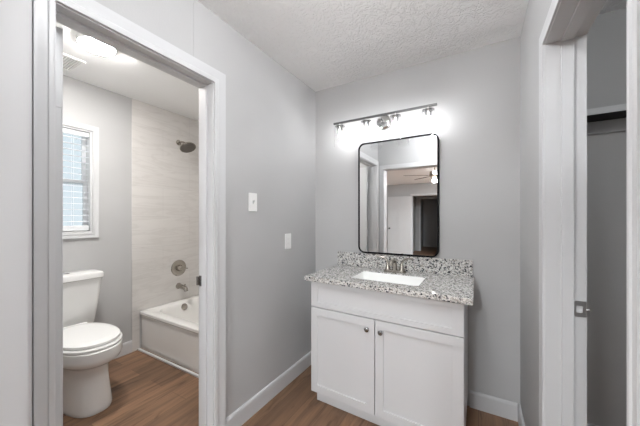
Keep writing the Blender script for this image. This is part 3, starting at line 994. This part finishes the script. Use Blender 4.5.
# bathroom ceiling fixtures
cl = thing('ceiling_light', 'lit round flush light on the bathroom ceiling', 'light', (-2.17, .817, H))
bm = bmesh.new()
lathe(bm, (-2.17, .817, H - .0003), (0, 0, -1), [(0, .105), (.016, .105), (.022, .100), (.022, .001)], 40)
new_obj('rim', bm, M['plastic'], cl, smooth=True)
bm = bmesh.new()
lathe(bm, (-2.17, .817, H - .0225), (0, 0, -1), [(0, .001), (0, .096), (.006, .092), (.011, .078), (.014, .050), (.015, .025), (.0155, .001)], 40)
new_obj('diffuser', bm, M['diffuser'], cl, smooth=True)['label'] = 'glowing white diffuser'
cv = thing('ceiling_vent', 'square white vent grille on the bathroom ceiling above the toilet', 'vent', (-2.63, .76, H))
bm = bmesh.new()
ringsolid(bm, rrect(-2.76, -2.50, .62, .875, .01, 4), rrect(-2.74, -2.52, .64, .855, .006, 4), lambda u, v, d: (u, v, d), H - .012, H - .0003)
fr = new_obj('vent_frame', bm, M['plastic'], cv)
bm = bmesh.new()
for k in range(14):
    yy = .648 + k * .0152
    box(bm, -2.7395, -2.5205, yy, yy + .006, H - .011, H - .003)
new_obj('slats', bm, M['plastic'], cv)

# ------------------------------------------------------------------ closet shelf
cs = thing('closet_shelf', 'white shelf with its shade painted black underneath, high on the closet wall', 'shelf', (.83, YB, 1.83))
new_obj('board', bx(XRo + .002, CX1 - .002, YB - .15, YB - .002, 1.838, 1.872, bev=.002), M['trim'], cs)  # thin black sheet below it stands in for the shade there
new_obj('underside', bx(XRo + .002, CX1 - .002, YB - .148, YB - .002, 1.8340, 1.8378), M['shelf_shade'], cs)['label'] = 'black panel painted in as shade under the shelf'
new_obj('cleat', bx(XRo + .002, CX1 - .002, YB - .018, YB - .002, 1.765, 1.8338, bev=.002), M['wall'], cs)

# ------------------------------------------------------------------ ceiling fan in the bedroom (seen in the mirror)
fx, fy = -0.80, -2.0
fn = thing('ceiling_fan', 'bedroom ceiling fan with dark blades and lit globe, seen in the mirror', 'fan', (fx, fy, H))
bm = bmesh.new()
lathe(bm, (fx, fy, H - .0003), (0, 0, -1), [(0, .07), (.04, .06), (.05, .014), (.14, .014), (.15, .05), (.17, .10), (.26, .11), (.30, .07), (.31, .03), (.33, .03), (.331, .001)], 32)
new_obj('motor', bm, M['brass'], fn, smooth=True)
for k in range(5):
    a = math.radians(8 + 72 * k)
    bm = bmesh.new()
    ca, sa = math.cos(a), math.sin(a)
    def P(r, t, z): return (fx + ca * r - sa * t, fy + sa * r + ca * t, z)
    zb = H - .255
    rg = []
    for r, hw in ((.14, .05), (.2, .06), (.45, .072), (.60, .070), (.64, .05)):
        rg.append([P(r, -hw, zb - .008), P(r, hw, zb + .012), P(r, hw, zb + .018), P(r, -hw, zb - .002)])
    loft(bm, rg)
    new_obj('blade', bm, M['blade'], fn)
bm = bmesh.new()
lathe(bm, (fx, fy, H - .332), (0, 0, -1), [(0, .001), (0, .03), (.012, .045), (.035, .052), (.058, .042), (.072, .02), (.075, .001)], 28)
new_obj('globe', bm, M['fan_globe'], fn, smooth=True)

# fill lights added on the bedroom ceiling, out of view behind the camera
src = None
for k, (lx, ly) in enumerate(((-0.75, -1.3), (-0.45, -2.8), (1.3, -4.3))):
    lab = ('added round fill light on the bedroom ceiling nearest the vanity opening', 'added round fill light on the bedroom ceiling, middle one of three',
           'added round fill light on the bedroom ceiling nearest the hallway')[k]
    t = thing('bedroom_fill_light', lab, 'light', (lx, ly, H), 'bedroom fill lights')
    if k < 2:
        bm = bmesh.new()
        lathe(bm, (lx, ly, H - .0003), (0, 0, -1), [(0, .20), (.02, .20), (.026, .19), (.026, .001)], 40)
        a = new_obj('rim', bm, M['plastic'], t, smooth=True)
        bm = bmesh.new()
        lathe(bm, (lx, ly, H - .0265), (0, 0, -1), [(0, .001), (0, .185), (.010, .17), (.02, .10), (.022, .001)], 40)
        b = new_obj('diffuser', bm, M['bed_fill' if k == 0 else 'bed_fill_bright'], t, smooth=True)
        src = (a, b)
    else:
        for s in src:
            c = s.copy(); COL.objects.link(c); c.parent = t

# ------------------------------------------------------------------ window portals (guide daylight sampling)
def portal(loc, rot, sx, sy):
    ld = bpy.data.lights.new('daylight_portal', 'AREA')
    ld.shape = 'RECTANGLE'; ld.size = sx; ld.size_y = sy
    ld.cycles.is_portal = True
    o = bpy.data.objects.new('daylight_portal', ld)
    COL.objects.link(o); o.location = loc; o.rotation_euler = rot
portal((XW - .125, (WY0 + WY1) / 2, (WZ0 + WZ1) / 2), (0, -PI / 2, 0), WZ1 - WZ0, WY1 - WY0)
portal((BX1 + .125, (bw0 + bw1) / 2, 1.45), (0, PI / 2, 0), 1.3, bw1 - bw0)

# weak lamp added on the closet ceiling to brighten it, out of view
t = thing('closet_fill_light', 'added small round fill light on the closet ceiling behind the right wall', 'light', (.85, .85, H))
bm = bmesh.new()
lathe(bm, (.85, .85, H - .0003), (0, 0, -1), [(0, .06), (.02, .06), (.024, .045), (.024, .001)], 24)
new_obj('base', bm, M['plastic'], t, smooth=True)
bm = bmesh.new()
lathe(bm, (.85, .85, H - .0245), (0, 0, -1), [(0, .001), (0, .03), (.02, .05), (.06, .055), (.09, .04), (.105, .001)], 24)
new_obj('globe', bm, M['closet_fill'], t, smooth=True)

# globe added for even fill light in the vanity area, above the camera
t = thing('vanity_fill_light', 'added white fill globe on the vanity area ceiling, near the wide opening', 'light', (-.40, .70, H))
bm = bmesh.new()
lathe(bm, (-.40, .70, H - .0003), (0, 0, -1), [(0, .07), (.012, .07), (.018, .03), (.045, .028), (.046, .001)], 28)
new_obj('base', bm, M['plastic'], t, smooth=True)
bm = bmesh.new()
lathe(bm, (-.40, .70, H - .047), (0, 0, -1), [(0, .001), (0, .03), (.012, .07), (.04, .10), (.075, .108), (.11, .09), (.135, .05), (.142, .001)], 32)
new_obj('globe', bm, M['van_fill'], t, smooth=True)
